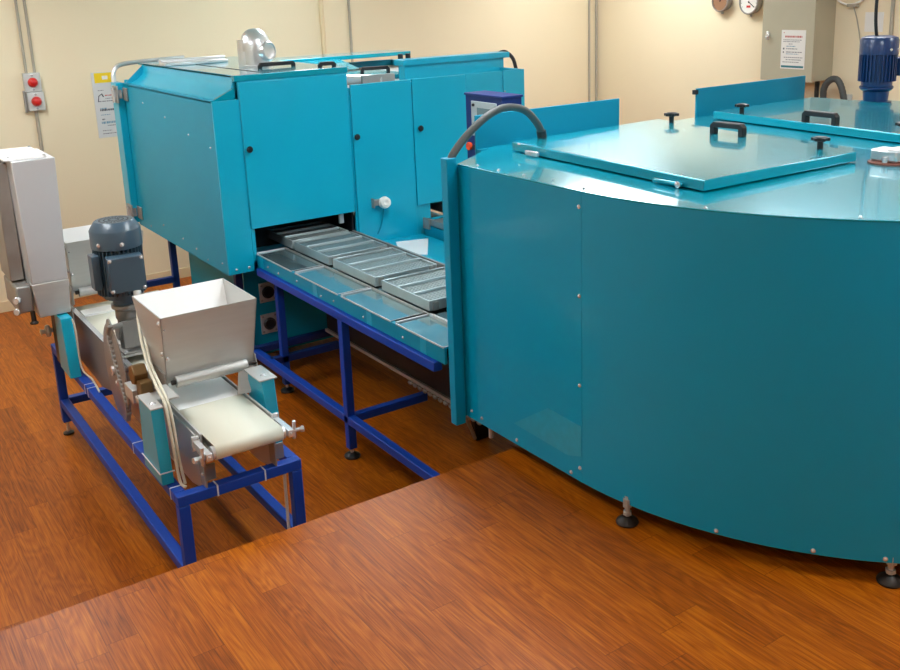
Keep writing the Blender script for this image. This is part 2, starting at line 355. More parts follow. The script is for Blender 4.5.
# right hand roof: open recess, duct tube, grey tray, rear lids, hood
MB().cyl((2.83, 5.9, ZR+.0), (3.18, 5.62, ZR-.01), .035, 16).build('duct_pipe', 'alu', ov)
MB().box(3.02, 3.262, 5.60, 5.62, ZR-.04, ZR+.03).box(3.02, 3.25, 5.62, 5.75, ZR-.04, ZR-.03).build('guide_tray', 'steel_dull', ov, bevel=.002)
l1 = MB().box(2.86, 3.60, 5.93, 6.48, ZR-.04, ZR-.01).build('roof_lid', 'teal_top', ov, bevel=.004)
handle(l1, (3.24, 6.03, ZR-.01), (3.44, 5.97, ZR-.01), .06)
MB().box(2.86, 4.15, 6.85, 7.2, ZT-.06, ZT-.03).build('roof_lid', 'teal_top', ov, bevel=.004)
MB().prism([(6.5, ZR+.0), (6.85, ZT-.05), (7.1, ZT-.05), (7.1, ZR)], 'x', 2.83, 3.5).build('sloping_cover', 'teal_top', ov, bevel=.004)
hd = MB().box(3.375, 4.20, 5.66, 5.74, ZR-.04, ZR+.07).build('hood', 'teal', ov, bevel=.003)
MB().box(3.350, 4.235, 5.635, 5.76, ZR+.066, ZR+.106).build('hood_lid', 'teal', hd, bevel=.004)
MB().tube([(4.215, 5.75, ZR+.09), (4.26, 5.72, ZR+.10), (4.285, 5.66, ZR+.05), (4.285, 5.62, ZR-.05)], .014, 10).build('hose', 'black', hd)
for x in (3.93, 3.99): MB().cyl((3.43+(x-3.93), 5.80, ZR-.02), (3.43+(x-3.93), 5.80, ZR+.135), .018, 12).build('lid_knob', 'black', hd)
# sensor with white cap
sn = MB().box(2.925, 2.98, OY-.05, OY-.014, 1.085, 1.120).box(2.92, 2.926, OY-.05, OY-.014, 1.07, 1.13).build('sensor_bracket', 'steel_dull', ov, bevel=.002)
MB().lathe((2.995, OY-.05, 1.098), (-.1,-1,.2), [(.02,-.03),(.036,-.015),(.040,.005),(.034,.03),(.018,.036),(.012,.034),(0,.028)], 22).build('sensor_cap', 'white', sn)
MB().tube([(3.0, OY-.03, 1.06), (2.995, OY-.022, 1.0), (2.975, OY-.02, .93), (2.95, OY-.02, .89)], .005, 8).build('sensor_cable', 'teal_side', sn)
# stand and cabinet under the oven
T = .045
def beam(parent, a, b, t=T, material='blue', name='beam'):
    a = Vector(a); b = Vector(b); lo = Vector((min(a.x,b.x), min(a.y,b.y), min(a.z,b.z))); hi = Vector((max(a.x,b.x), max(a.y,b.y), max(a.z,b.z)))
    return MB().box(lo.x-t/2, hi.x+t/2, lo.y-t/2, hi.y+t/2, lo.z-t/2, hi.z+t/2).build(name, material, parent, bevel=.004)
for x, y in ((2.07, 5.62), (2.07, 6.9), (4.1, 5.62), (4.1, 6.9)):
    l = beam(ov, (x, y, .07), (x, y, ZBt-.025), name='leg', material='navy')
    MB().lathe((x, y, 0.0), (0,0,1), [(.04,0),(.04,.012),(.014,.025),(.012,.05)], 16).build('foot', 'black', l)
beam(ov, (1.82, 6.9, .42), (2.05, 6.9, .42), material='navy')
beam(ov, (2.10, 5.62, .22), (4.07, 5.62, .22), material='navy')
beam(ov, (2.07, 5.65, .22), (2.07, 6.87, .22), material='navy')
cb = MB().box(2.12, 3.3, 5.66, 6.7, .16, ZBt-.005).build('lower_cabinet', 'teal_side', ov, bevel=.004)
for (x, z) in ((2.262, .365), (2.268, .575)):
    k = MB().box(x-.055, x+.055, 5.648, 5.66, z-.065, z+.065).build('socket_plate', 'steel', cb, bevel=.002)
    MB().lathe((x, 5.65, z), (0,-1,0), [(.04,0),(.04,.014),(.034,.02),(.03,.012),(0,.012)], 20).build('socket', 'black', k)
    for dx in (-.042, .042):
        for dz in (-.05, .05): screw(k, (x+dx, 5.648, z+dz), (0,-1,0), .005)

# ------------------------------------------------------------------ pan track table
tb = thing('pan_track_table', 'teal and blue framed pan track running from the oven mouth to the rounded machine', 'conveyor', (2.6, 4.4, 0))
TZ = .90; TX = 2.13; TY0, TY1 = 3.345, 5.405
MB().box(TX-.005, TX+.008, TY0, TY1, TZ-.075, TZ-.004).box(TX-.005, TX+.015, TY0, TY1, TZ-.004, TZ).build('side_skirt', 'teal_side', tb, bevel=.001)
MB().box(TX+.008, 2.84, TY0, TY1, TZ-.06, TZ-.045).build('track_bed', 'darksteel', tb)
fx = 2.125
beam(tb, (fx+.0, 3.425, TZ-.1), (fx, 5.36, TZ-.1))
beam(tb, (fx, 3.08, .222), (fx, 5.55, .222))
for y in (4.31, 5.36):
    if y > 5: fx = 2.225
    l = beam(tb, (fx, y, .075), (fx, y, TZ-.085 if y > 5 else TZ-.124), name='leg')
    f = MB().cyl((fx, y, .02), (fx, y, .054), .009, 12).build('foot_bolt', 'steel_bright', l)
    MB().lathe((fx, y, 0), (0,0,1), [(.042,0),(.044,.008),(.04,.016),(.02,.026),(.012,.028)], 20).build('foot', 'black', f)
    beam(tb, (2.125+T/2, y, .222), (2.58, y, .222), material='navy' if y > 5 else 'blue')
    if y < 5:
        l = beam(tb, (3.25, y, .08), (3.25, y, TZ-.125), name='leg', material='navy')
l = beam(tb, (2.86, 3.4, TZ-.1), (2.86, 5.36, TZ-.1), material='navy')
# drip plates
for i, (y0, y1) in enumerate(((4.915, 5.405), (4.35, 4.865), (3.805, 4.31), (3.35, 3.755))):
    MB().hexa([(TX-.004, y0, TZ+.001), (2.40, y0+.012, TZ+.001), (2.40, y1, TZ+.001), (TX-.004, y1, TZ+.001), (TX-.004, y0, TZ+.0035), (2.40, y0+.012, TZ+.0035), (2.40, y1, TZ+.0035), (TX-.004, y1, TZ+.0035)]).build('drip_plate', 'plate', tb)
    MB().box(TX-.002, 2.32, y1+.003, y1+.011, TZ+.003, TZ+.011).build('cross_rod', 'stainless', tb, bevel=.001)
    MB().box(TX-.0085, TX-.0045, y0, y1, TZ-.001, TZ+.006).box(TX-.0045, 2.32, y0-.001, y0+.002, TZ+.0036, TZ+.006).build('plate_lip', 'stainless', tb)
# guide rails
MB().box(2.305, 2.315, TY0, TY1, TZ-.03, TZ+.012).build('guide_rail', 'steel_dull', tb)
MB().box(2.775, 2.79, TY0, TY1, TZ-.03, TZ+.042).box(2.74, 2.775, TY0, TY1, TZ-.0, TZ+.004).build('guide_rail', 'steel_dull', tb, bevel=.001)
MB().box(2.30, 2.315, 3.35, 3.74, TZ+.003, TZ+.02).build('guide_rail', 'steel_bright', tb, bevel=.002)
MB().box(2.79, 3.28, TY0, OY-.01, TZ-.075, TZ-.062).build('centre_deck', 'teal', tb, bevel=.002)
MB().box(2.79, 2.83, TY0, OY-.01, TZ-.062, TZ+.01).build('deck_edge', 'teal', tb, bevel=.002)
for y in (5.2, 4.8, 4.5): screw(tb, (2.812, y, TZ+.01), (0,0,1), .007)
# second track at the right
MB().box(3.30, 3.32, 3.6, 5.36, .905, .945).box(3.32, 3.95, 3.6, 5.40, .900, .915).box(3.285, 3.30, 5.30, 5.37, .88, .95).build('second_track', 'steel_dull', tb, bevel=.002)
MB().box(3.30, 3.32, 3.6, 5.38, .70, .898).build('second_skirt', 'teal_side', tb)
MB().box(3.52, 3.9, 5.46, 5.68, .926, .985).build('second_track_pan', 'steel_dull', tb, bevel=.003)
for y in (5.32, 4.15): beam(tb, (3.30, y, .08), (3.30, y, .66), material='navy', name='leg')
# return run under the table
MB().box(2.50, 2.86, 3.62, 5.3, .37, .72).build('return_run', 'darksteel', tb, bevel=.004)
MB().box(2.485, 2.50, 3.60, 5.3, .355, .375).build('return_rail', 'steel', tb)
cm = MB()
for i in range(14): cm.sphere((2.485, 3.62+.05*i, .345), .013, (1,1.5,1), 8, 6)
cm.build('return_chain', 'steel_dull', tb)
for y in (3.7, 4.3, 4.9, 5.25):
    MB().box(2.55, 2.58, y-.01, y+.01, .72, TZ-.06).build('hanger', 'navy', tb)
# splayed support leg near the rounded machine
MB().tube([(2.64, 3.985, .22), (2.745, 4.045, .02)], .010, 10, smooth=0).build('brace', 'steel', tb)
MB().hexa([(2.755,4.045,.0),(2.84,4.045,.0),(2.84,4.075,.0),(2.755,4.075,.0),(2.70,4.02,.37),(2.85,4.02,.37),(2.85,4.06,.37),(2.70,4.06,.37)]).build('corner_bracket', 'darksteel', tb)
# skirt bolts
for y, z in ((5.25,.855),(5.1,.85),(4.85,.86),(4.55,.845),(4.4,.855),(4.08,.85),(3.7,.852)): screw(tb, (TX-.005, y, z), (-1,0,0), .005)
for y in (5.34, 4.62, 4.02, 3.52):
    MB().box(TX-.0065, TX-.0052, y-.025, y+.025, TZ-.074, TZ-.004).build('skirt_joint', 'teal', tb)

# ------------------------------------------------------------------ mould pans
def pan(where, y0, y1):
    x0, x1 = 2.325, 2.712; z0, z1 = TZ+.014, TZ+.066
    t = thing('mould_pan', where, 'baking pan', (x0+.19, (y0+y1)/2, z0), 'mould pans on the track')
    w = .008
    MB().box(x0, x0+w, y0, y1, z0, z1).box(x1-w, x1, y0, y1, z0, z1).box(x0+w, x1-w, y0, y0+w, z0, z1).box(x0+w, x1-w, y1-w, y1, z0, z1).build('pan_frame', 'zinc', t, bevel=.002)
    MB().box(x0+w, x1-w, y0+w, y1-w, z0+.004, z0+.012).build('pan_base', 'steel_dull', t)
    n = 3; L = (y1-y0-2*w)/n
    for k in range(n):
        a = y0+w+k*L; b = a+L
        m = MB(); nx, ny = 34, 12
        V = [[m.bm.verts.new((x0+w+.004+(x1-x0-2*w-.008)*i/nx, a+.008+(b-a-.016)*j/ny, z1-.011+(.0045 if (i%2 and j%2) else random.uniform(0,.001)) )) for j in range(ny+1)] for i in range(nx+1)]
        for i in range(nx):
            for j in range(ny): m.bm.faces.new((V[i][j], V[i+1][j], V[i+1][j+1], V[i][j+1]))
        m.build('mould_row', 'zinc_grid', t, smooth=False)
        if k: MB().box(x0+w, x1-w, a-.006, a+.006, z1-.014, z1+.003).build('divider_bar', 'zinc', t, bevel=.002)
    MB().box(x0+.02, x0+.05, y0-.008, y0, z0+.002, z1-.01).box(x1-.05, x1-.02, y0-.008, y0, z0+.002, z1-.01).build('lug', 'steel_dull', t)
pan('grey metal mould pan just leaving the left oven mouth, farthest of three in the open', 4.845, 5.300)
pan('grey metal mould pan in the middle of the open track, between two others', 4.307, 4.790)
pan('grey metal mould pan next to the rounded machine, nearest of the three in the open', 3.779, 4.240)
pan('grey metal mould pan inside the dark left oven mouth', 5.330, 5.700)
tag(MB().prism([(2.90,5.02),(3.02,4.90),(3.24,5.24),(3.03,5.30)], 'z', TZ-.0618, TZ-.058).build('painted_glare', 'glare_white'), 'white patch painted as a reflection on the teal deck between the two tracks', 'sheet')  # reflection on the deck painted as a flat white patch

# ------------------------------------------------------------------ rounded machine
ZB, ZU = .583, 1.709
dr = thing('turning_machine', 'big teal machine with rounded side and glossy top in the foreground right', 'machine', (3.67, 2.4, ZP))
CX, CY, R = 3.674, 2.56, 1.477
XW = CX-R
def arc(r, a0, a1, n): return [(CX+r*math.cos(a0+(a1-a0)*i/n), CY+r*math.sin(a0+(a1-a0)*i/n)) for i in range(n+1)]
YL = 3.295
def shell(outer, inner, z0, z1, name, m='teal_drum'):
    b = MB(); nv = b.bm.verts.new
    ob = [nv((*p, z0)) for p in outer]; ot = [nv((*p, z1)) for p in outer]
    ib = [nv((*p, z0)) for p in inner]; it = [nv((*p, z1)) for p in inner]
    for i in range(len(outer)-1):
        for q in ((ob[i], ob[i+1], ot[i+1], ot[i]), (ib[i], ib[i+1], it[i+1], it[i]), (ob[i], ob[i+1], ib[i+1], ib[i]), (ot[i], ot[i+1], it[i+1], it[i])): b.bm.faces.new(q)
    for k in (0, -1): b.bm.faces.new((ob[k], ot[k], it[k], ib[k]))
    return b.build(name, m, dr)
seam = 2.525
th = .012
shell([(XW, YL), (XW, seam+.003)], [(XW+th, YL), (XW+th, seam+.003)], ZB, ZU-.004, 'side_panel')
a2 = PI*1.62
o = [(XW, seam-.0)] + arc(R, PI+.02, a2, 46)
i_ = [(XW+th, seam-.0)] + arc(R-th, PI+.02, a2, 46)
shell(o, i_, ZB, ZU-.004, 'side_panel')
o = arc(R, a2+.003, 2*PI, 26) + [(CX+R, YL)]
i_ = arc(R-th, a2+.003, 2*PI, 26) + [(CX+R-th, YL)]
shell(o, i_, ZB, ZU-.004, 'side_panel')
MB().box(XW+th, XW+th+.004, seam-.03, seam+.03, ZB+.01, ZU-.02).build('seam_backing', 'teal_side', dr)
foot = [(XW-.002, YL)] + arc(R+.002, PI, 2*PI, 72) + [(CX+R+.002, YL), (CX+R-.3, 3.56), (XW+.36, 3.56)]
MB().prism(foot, 'z', ZU-.006, ZU).build('top_panel', 'teal_top', dr, bevel=.002)
inner_f = [(XW+.02, YL)] + arc(R-.02, PI, 2*PI, 60) + [(CX+R-.02, YL)]
MB().prism(inner_f, 'z', ZB+.02, ZB+.03).build('bottom_panel', 'darksteel', dr)
# end wall with two mouths
MB().box(XW-.006, XW+.08, 3.297, 3.305, ZB, ZU-.008).build('end_strip', 'teal_side', dr)
MB().box(XW+.08, CX+R-.02, 3.30, 3.31, 1.10, ZU-.008).box(2.90, 3.35, 3.30, 3.31, ZB+.03, 1.10).box(4.0, CX+R-.02, 3.30, 3.31, ZB+.03, 1.10).box(XW+.08, 2.90, 3.30, 3.31, ZB+.03, .80).build('end_wall', 'teal_side', dr)
# post with hose
PXA, PYA = 2.138, 3.29
MB().box(PXA, PXA+.05, PYA, PYA+.045, .551, 1.736).build('corner_post', 'teal_drum', dr, bevel=.003)
hs = MB().tube([(2.165, 3.312, 1.70), (2.189, 3.318, 1.745), (2.268, 3.326, 1.815), (2.373, 3.33, 1.882), (2.479, 3.34, 1.910), (2.587, 3.35, 1.890), (2.662, 3.36, 1.830), (2.700, 3.368, 1.775), (2.706, 3.37, 1.74)], .0165, 14, smooth=8).build('hose', 'hose', dr)
MB().cyl((2.706, 3.37, 1.737), (2.697, 3.368, 1.785), .0215, 18).build('hose_cuff', 'black', hs)
# raised strip and fins
MB().box(2.497, 3.377, 3.590, 3.600, 1.60, 1.853).build('upright_shield', 'teal_side', dr, bevel=.002)
f2 = MB().box(3.933, 4.844, 3.590, 3.600, 1.60, 1.855).build('upright_shield', 'teal_side', dr, bevel=.002)
MB().box(3.915, 3.94, 3.585, 3.605, 1.825, 1.848).build('clip', 'black', f2)
MB().box(2.5, 3.36, 3.56, 3.59, 1.66, 1.70).box(3.94, 4.84, 3.56, 3.59, 1.66, 1.70).build('shield_bracket', 'teal_side', dr)
MB().box(3.377, 3.60, 3.545, 3.565, ZU-.002, ZU+.008).build('edge_strip', 'teal_side', dr)
# lids
def lid(pts, h=.043):
    return MB().prism(pts, 'z', ZU+.004, ZU+h).build('lid', 'teal_top', dr, bevel=.005, seg=3)
d1 = lid([(2.475, 2.215), (3.315, 2.205), (3.50, 3.44), (2.545, 3.385)])
d2 = lid([(3.80, 2.20), (4.74, 2.20), (4.72, 3.44), (3.895, 3.44)])
def knob(parent, x, y):
    z = ZU+.043
    MB().lathe((x, y, z), (0,0,1), [(.012,0),(.012,.03),(.016,.033)], 14).lathe((x, y, z+.033), (0,0,1), [(.020,0),(.029,.002),(.029,.012),(.022,.016),(0,.017)], 16).build('star_knob', 'black', parent)
    m = MB()
    for i in range(6):
        a = i*PI/3; m.cyl((x+.028*math.cos(a), y+.028*math.sin(a), z+.034), (x+.028*math.cos(a), y+.028*math.sin(a), z+.046), .0085, 8)
    m.build('knob_lobes', 'black', parent)
knob(d1, 3.434, 3.29); knob(d2, 3.915, 3.27); knob(d1, 3.265, 2.335); knob(d2, 3.83, 2.335)
handle(d1, (3.298, 2.917, ZU+.043), (3.310, 2.745, ZU+.043), .056, .032)
handle(d2, (3.860, 2.86, ZU+.043), (3.850, 2.67, ZU+.043), .056, .032)
MB().box(3.50, 3.515, 2.3, 3.3, ZU, ZU+.012).rot((3.5,3.3,ZU), 'Z', math.radians(-4)).build('hinge_rod', 'teal_side', dr, bevel=.002)
MB().box(3.425, 3.45, 2.52, 2.56, ZU, ZU+.018).build('hinge_block', 'black', dr)
MB().box(3.425, 3.45, 2.34, 2.49, ZU+.001, ZU+.018).build('hinge_rod', 'teal_side', dr)
h = MB().box(2.503, 2.520, 3.16, 3.24, ZU+.006, ZU+.026).build('hinge', 'steel_bright', dr, bevel=.003)
h = MB().box(2.462, 2.478, 2.31, 2.45, ZU+.006, ZU+.022).build('hinge', 'teal_top', dr, bevel=.006)
screw(dr, (2.462, 2.325, ZU+.014), (-1,0,0), .008)
for p in ((2.50,3.30),(2.475,2.33)): screw(dr, (p[0]+.02, p[1], ZU+.043), (0,0,1), .005)
# screws
for z in (1.651, 1.321, .975, .639): screw(dr, (XW, 2.538, z), (-1,0,0), .0055)
for (y, z) in ((3.255,.62),(3.179,.612),(2.931,.604),(2.590,.600)): screw(dr, (XW, y, z), (-1,0,0), .0055)
for deg in (10, 23.3, 35.5, 44, 60, 80):
    a = PI+math.radians(deg); screw(dr, (CX+R*math.cos(a), CY+R*math.sin(a), .596), (math.cos(a), math.sin(a), 0), .0055)
for p in ((2.215,3.2),(2.21,3.05),(2.22,2.9),(2.215,2.55),(2.285,2.05),(2.52,1.66),(2.88,1.33),(2.24,2.75)): screw(dr, (p[0]+.015, p[1], ZU), (0,0,1), .005)
# adjustable feet
for (x, y) in ((2.225, 2.31), (2.64, 1.53), (2.235, 3.17), (3.7, 1.16), (5.05, 2.5), (4.7, 1.6)):
    pz = ZP if y < YP else 0.0
    if (x, y) == (2.235, 3.17):
        f = MB().cyl((x, y, ZB-.07), (x, y, ZB+.03), .010, 12).build('foot_bolt', 'steel_bright', dr); continue
    f = MB().cyl((x, y, pz+.02), (x, y, ZB+.03), .010, 14).cyl((x, y, pz+.035), (x, y, pz+.047), .017, 6).cyl((x, y, ZB-.012), (x, y, ZB+.02), .018, 6).build('foot_bolt', 'steel', dr)
    MB().lathe((x, y, pz), (0,0,1), [(.040,0),(.042,.006),(.038,.014),(.018,.026),(.012,.03)], 24).build('foot', 'darksteel', f)
for (x, y) in ((3.1, 3.25), (4.95, 3.25)):
    beam(dr, (x, y, .02), (x, y, ZB+.0), material='darksteel', name='leg')
# lighter patch painted as a reflection on the side
MB().prism([(2.949,.673),(2.725,.819),(2.53,.812),(2.53,.69),(2.607,.665)], 'x', XW-.0012, XW-.0002).build('painted_reflection', 'haze', dr)
def onwall(y, z, o=.0012):
    a = math.asin(max(-1, min(1, (y-CY)/R))) if y < CY else 0
    return (CX-R*math.cos(a)-o, y, z)
# grey connector on brown gasket
MB().lathe((3.385, 2.115, ZU), (0,0,1), [(.075,0),(.075,.006),(.07,.008)], 24).build('gasket', 'brown', dr)
jb = MB().box(3.345, 3.43, 2.06, 2.17, ZU+.009, ZU+.055).box(3.36, 3.50, 2.09, 2.15, ZU+.02, ZU+.05).build('junction_box', 'alu', dr, bevel=.008)
MB().cyl((3.335, 2.10, ZU+.009), (3.335, 2.10, ZU+.03), .010, 10).build('junction_bolt', 'steel_bright', jb)
# blue motor
mx_, my_ = 4.985, 3.225
mt = MB().lathe((mx_, my_, ZU), (0,0,1), [(.085,0),(.085,.012),(.065,.014),(.07,.07),(.08,.075),(.09,.085),(.09,.095),(.082,.10),(.082,.125)], 28).lathe((mx_, my_, ZU+.125), (0,0,1), [(.088,0),(.088,.145)], 32).build('motor', 'motor_blue', dr, label='blue electric motor standing at the far end of the glossy top')
fm = MB()
for i in range(30):
    a = 2*PI*i/30; c, s = math.cos(a), math.sin(a)
    fm.hexa([(mx_+c*.086+s*.003, my_+s*.086-c*.003, ZU+.125), (mx_+c*.100+s*.003, my_+s*.100-c*.003, ZU+.125), (mx_+c*.100-s*.003, my_+s*.100+c*.003, ZU+.125), (mx_+c*.086-s*.003, my_+s*.086+c*.003, ZU+.125),
             (mx_+c*.086+s*.003, my_+s*.086-c*.003, ZU+.272), (mx_+c*.100+s*.003, my_+s*.100-c*.003, ZU+.272), (mx_+c*.100-s*.003, my_+s*.100+c*.003, ZU+.272), (mx_+c*.086-s*.003, my_+s*.086+c*.003, ZU+.272)])
fm.build('cooling_fins', 'motor_blue', mt)
MB().lathe((mx_, my_, ZU+.272), (0,0,1), [(.102,0),(.102,.075),(.094,.092),(.07,.10),(0,.101)], 36).build('fan_cover', 'motor_blue', mt)
MB().box(mx_+.075, mx_+.16, my_-.09, my_+.02, ZU+.15, ZU+.25).build('terminal_box', 'motor_blue', mt, bevel=.008)
for a in (-1.9, -1.3): screw(mt, (mx_+0.102*math.cos(a), my_+0.102*math.sin(a), ZU+.30), (math.cos(a), math.sin(a), 0), .006)

# ------------------------------------------------------------------ navy control panel
cp = thing('control_panel', 'navy blue control panel box with grey display between oven and rounded machine', 'control panel', (2.96, 4.1, .838))
MB().box(2.90, 3.025, 3.93, 4.255, 1.52, 1.873).build('housing', 'navy', cp, bevel=.004)
MB().box(2.895, 3.03, 3.925, 4.26, 1.868, 1.880).build('housing_lid', 'navy', cp, bevel=.002)
sp_ = MB().box(2.893, 2.900, 3.975, 4.195, 1.66, 1.842).build('screen_frame', 'screen', cp, bevel=.002)
MB().box(2.891, 2.893, 4.0, 4.14, 1.70, 1.81).build('display', 'display', sp_)
MB().cyl((2.885, 4.17, 1.822), (2.893, 4.17, 1.822), .008, 10).build('indicator', 'black', sp_)
MB().cyl((2.885, 4.222, 1.60), (2.900, 4.222, 1.60), .021, 18).build('stop_button', 'orange', cp)
MB().cyl((2.885, 4.17, 1.60), (2.900, 4.17, 1.60), .013, 14).build('switch', 'black', cp)
MB().box(2.94, 2.99, 4.06, 4.11, .838, 1.52).build('pedestal', 'navy', cp, bevel=.003)

# ------------------------------------------------------------------ belt depositor (left foreground)
bd = thing('belt_depositor', 'blue framed belt machine with steel hoppers standing on the lower floor at the left', 'conveyor', (1.19, 4.5, 0))
FX0, FX1, FY0, FY1, FZ = .964, 1.438, 3.460, 5.60, .5275
beam(bd, (FX0, FY0+T, FZ), (FX0, FY1-T, FZ)); beam(bd, (FX1, FY0+T, FZ), (FX1, FY1-T, FZ))
beam(bd, (FX0, FY0, FZ), (FX1, FY0, FZ)); beam(bd, (FX0, FY1, FZ), (FX1, FY1, FZ))
for x in (FX0, FX1):
    for y in (FY0, FY1):
        l = beam(bd, (x, y, .10), (x, y, FZ-T-.002), name='leg')
        f = MB().cyl((x, y, .01), (x, y, .078), .009, 12).build('foot_bolt', 'steel_bright', l)
        MB().lathe((x, y, 0), (0,0,1), [(.03,0),(.03,.01),(.012,.016)], 18).build('foot', 'black', f)
    beam(bd, (x, FY0+T, .20), (x, FY1-T, .20))
beam(bd, (FX0+T, FY1, .20), (FX1-T, FY1, .20)); beam(bd, (FX0+T, FY0, .20), (FX1-T, FY0, .20))
# belt
BX0, BX1, BZ = 1.072, 1.345, .768
BY0, BY1 = 3.345, 5.50; br = .030
def beltloop(x0, x1, y0, y1, zt, r, t=.003):
    m = MB(); prof = []
    for i in range(13):
        a = PI/2+PI*i/12; prof.append((y0+r*math.cos(a), zt-r+r*math.sin(a)))
    for i in range(13):
        a = -PI/2+PI*i/12; prof.append((y1+r*math.cos(a), zt-r+r*math.sin(a)))
    n = len(prof)
    A = [m.bm.verts.new((x0, *p)) for p in prof]; B = [m.bm.verts.new((x1, *p)) for p in prof]
    for i in range(n): m.bm.faces.new((A[i], A[(i+1)%n], B[(i+1)%n], B[i]))
    return m
bl = beltloop(BX0, BX1, BY0, BY1, BZ, br).build('belt', 'cream_belt', bd)
so = bl.modifiers.new('thick', 'SOLIDIFY'); so.thickness = .003; so.offset = -1
MB().box(BX0+.002, BX1-.002, 3.745, 4.36, BZ, BZ+.0015).build('belt_glare', 'glare_white', bd, label='white patch painted as glare on the belt')  # strong light on the belt put into a white patch
MB().box(BX0+.01, BX1-.01, 3.40, 5.45, BZ-.035, BZ-.006).build('slider_bed', 'steel_dull', bd)
for y in (BY0, BY1):
    MB().cyl((BX0-.012, y, BZ-br), (BX1+.012, y, BZ-br), br-.004, 20).build('roller', 'steel_bright', bd)
# side rails and plates
for sx, x in ((-1, BX0-.014), (1, BX1+.006)):
    MB().box(x, x+.008, 3.45, 5.52, BZ-.03, BZ+.008).box(x-.006 if sx < 0 else x+.008, x if sx < 0 else x+.014, 3.45, 5.52, BZ-.028, BZ-.014).build('belt_rail', 'steel', bd, bevel=.001)
    MB().prism([(3.49, FZ+.0), (3.49, .60), (3.43, .70), (3.45, BZ-.03), (5.45, BZ-.03), (5.5, .56), (5.3, .50), (3.62, .50)], 'x', x+.001, x+.006).build('side_plate', 'steel' , bd)
    m = MB().box(x-.002, x+.006, 3.44, 3.50, FZ+.023, BZ-.05).box(min(x, x-sx*.0), x+.06, 3.495, 3.50, FZ+.023, .62)
    m.build('mount_bracket', 'steel_dull', bd, bevel=.001)
    for z in (.60, .66, .70): screw(bd, (x-(.002 if sx < 0 else -.008), 3.465, z), (sx,0,0), .007)
    # belt tensioner at the front
    xx = BX0-.03 if sx < 0 else BX1+.03
    tn = MB().box(xx-.012, xx+.012, 3.31, 3.47, BZ-.045, BZ-.015).box(xx-.014, xx+.014, 3.46, 3.475, BZ-.06, BZ).build('tensioner', 'steel_bright', bd, bevel=.002)
    MB().cyl((xx-.01, 3.335, BZ-.03), (xx+sx*.055, 3.325, BZ-.03), .008, 10).cyl((xx+sx*.02, 3.335, BZ-.065), (xx+sx*.02, 3.325, BZ+.012), .007, 10).cyl((xx, 3.30, BZ-.03), (xx, 3.48, BZ-.03), .006, 8).cyl((xx+sx*.045, 3.325, BZ-.03), (xx+sx*.058, 3.322, BZ-.03), .013, 6).build('tension_screw', 'steel_bright', tn)
# teal uprights
for (x0, x1, y0, y1, zt) in ((.924, .972, 3.60, 3.765, .86), (1.385, 1.440, 3.60, 3.755, .86), (.905, .960, 5.02, 5.17, .862), (1.385, 1.440, 5.02, 5.17, .862)):
    u = MB().hexa([(x0, y0-.035, FZ+.0235), (x1, y0-.035, FZ+.0235), (x1, y1+.03, FZ+.0235), (x0, y1+.03, FZ+.0235), (x0, y0, zt), (x1, y0, zt), (x1, y1, zt), (x0, y1, zt)]).build('upright', 'teal', bd, bevel=.003)
    if x0 < .92: continue
    MB().box(x0-(.012 if x0 > 1.2 else .001), x1+(.012 if x0 > 1.2 else .001), y0-.003, y1+.012, zt, zt+.006).build('upright_cap', 'steel', u, bevel=.001)
    screw(u, ((x0+x1)/2, y0+.05, zt+.006), (0,0,1), .009)
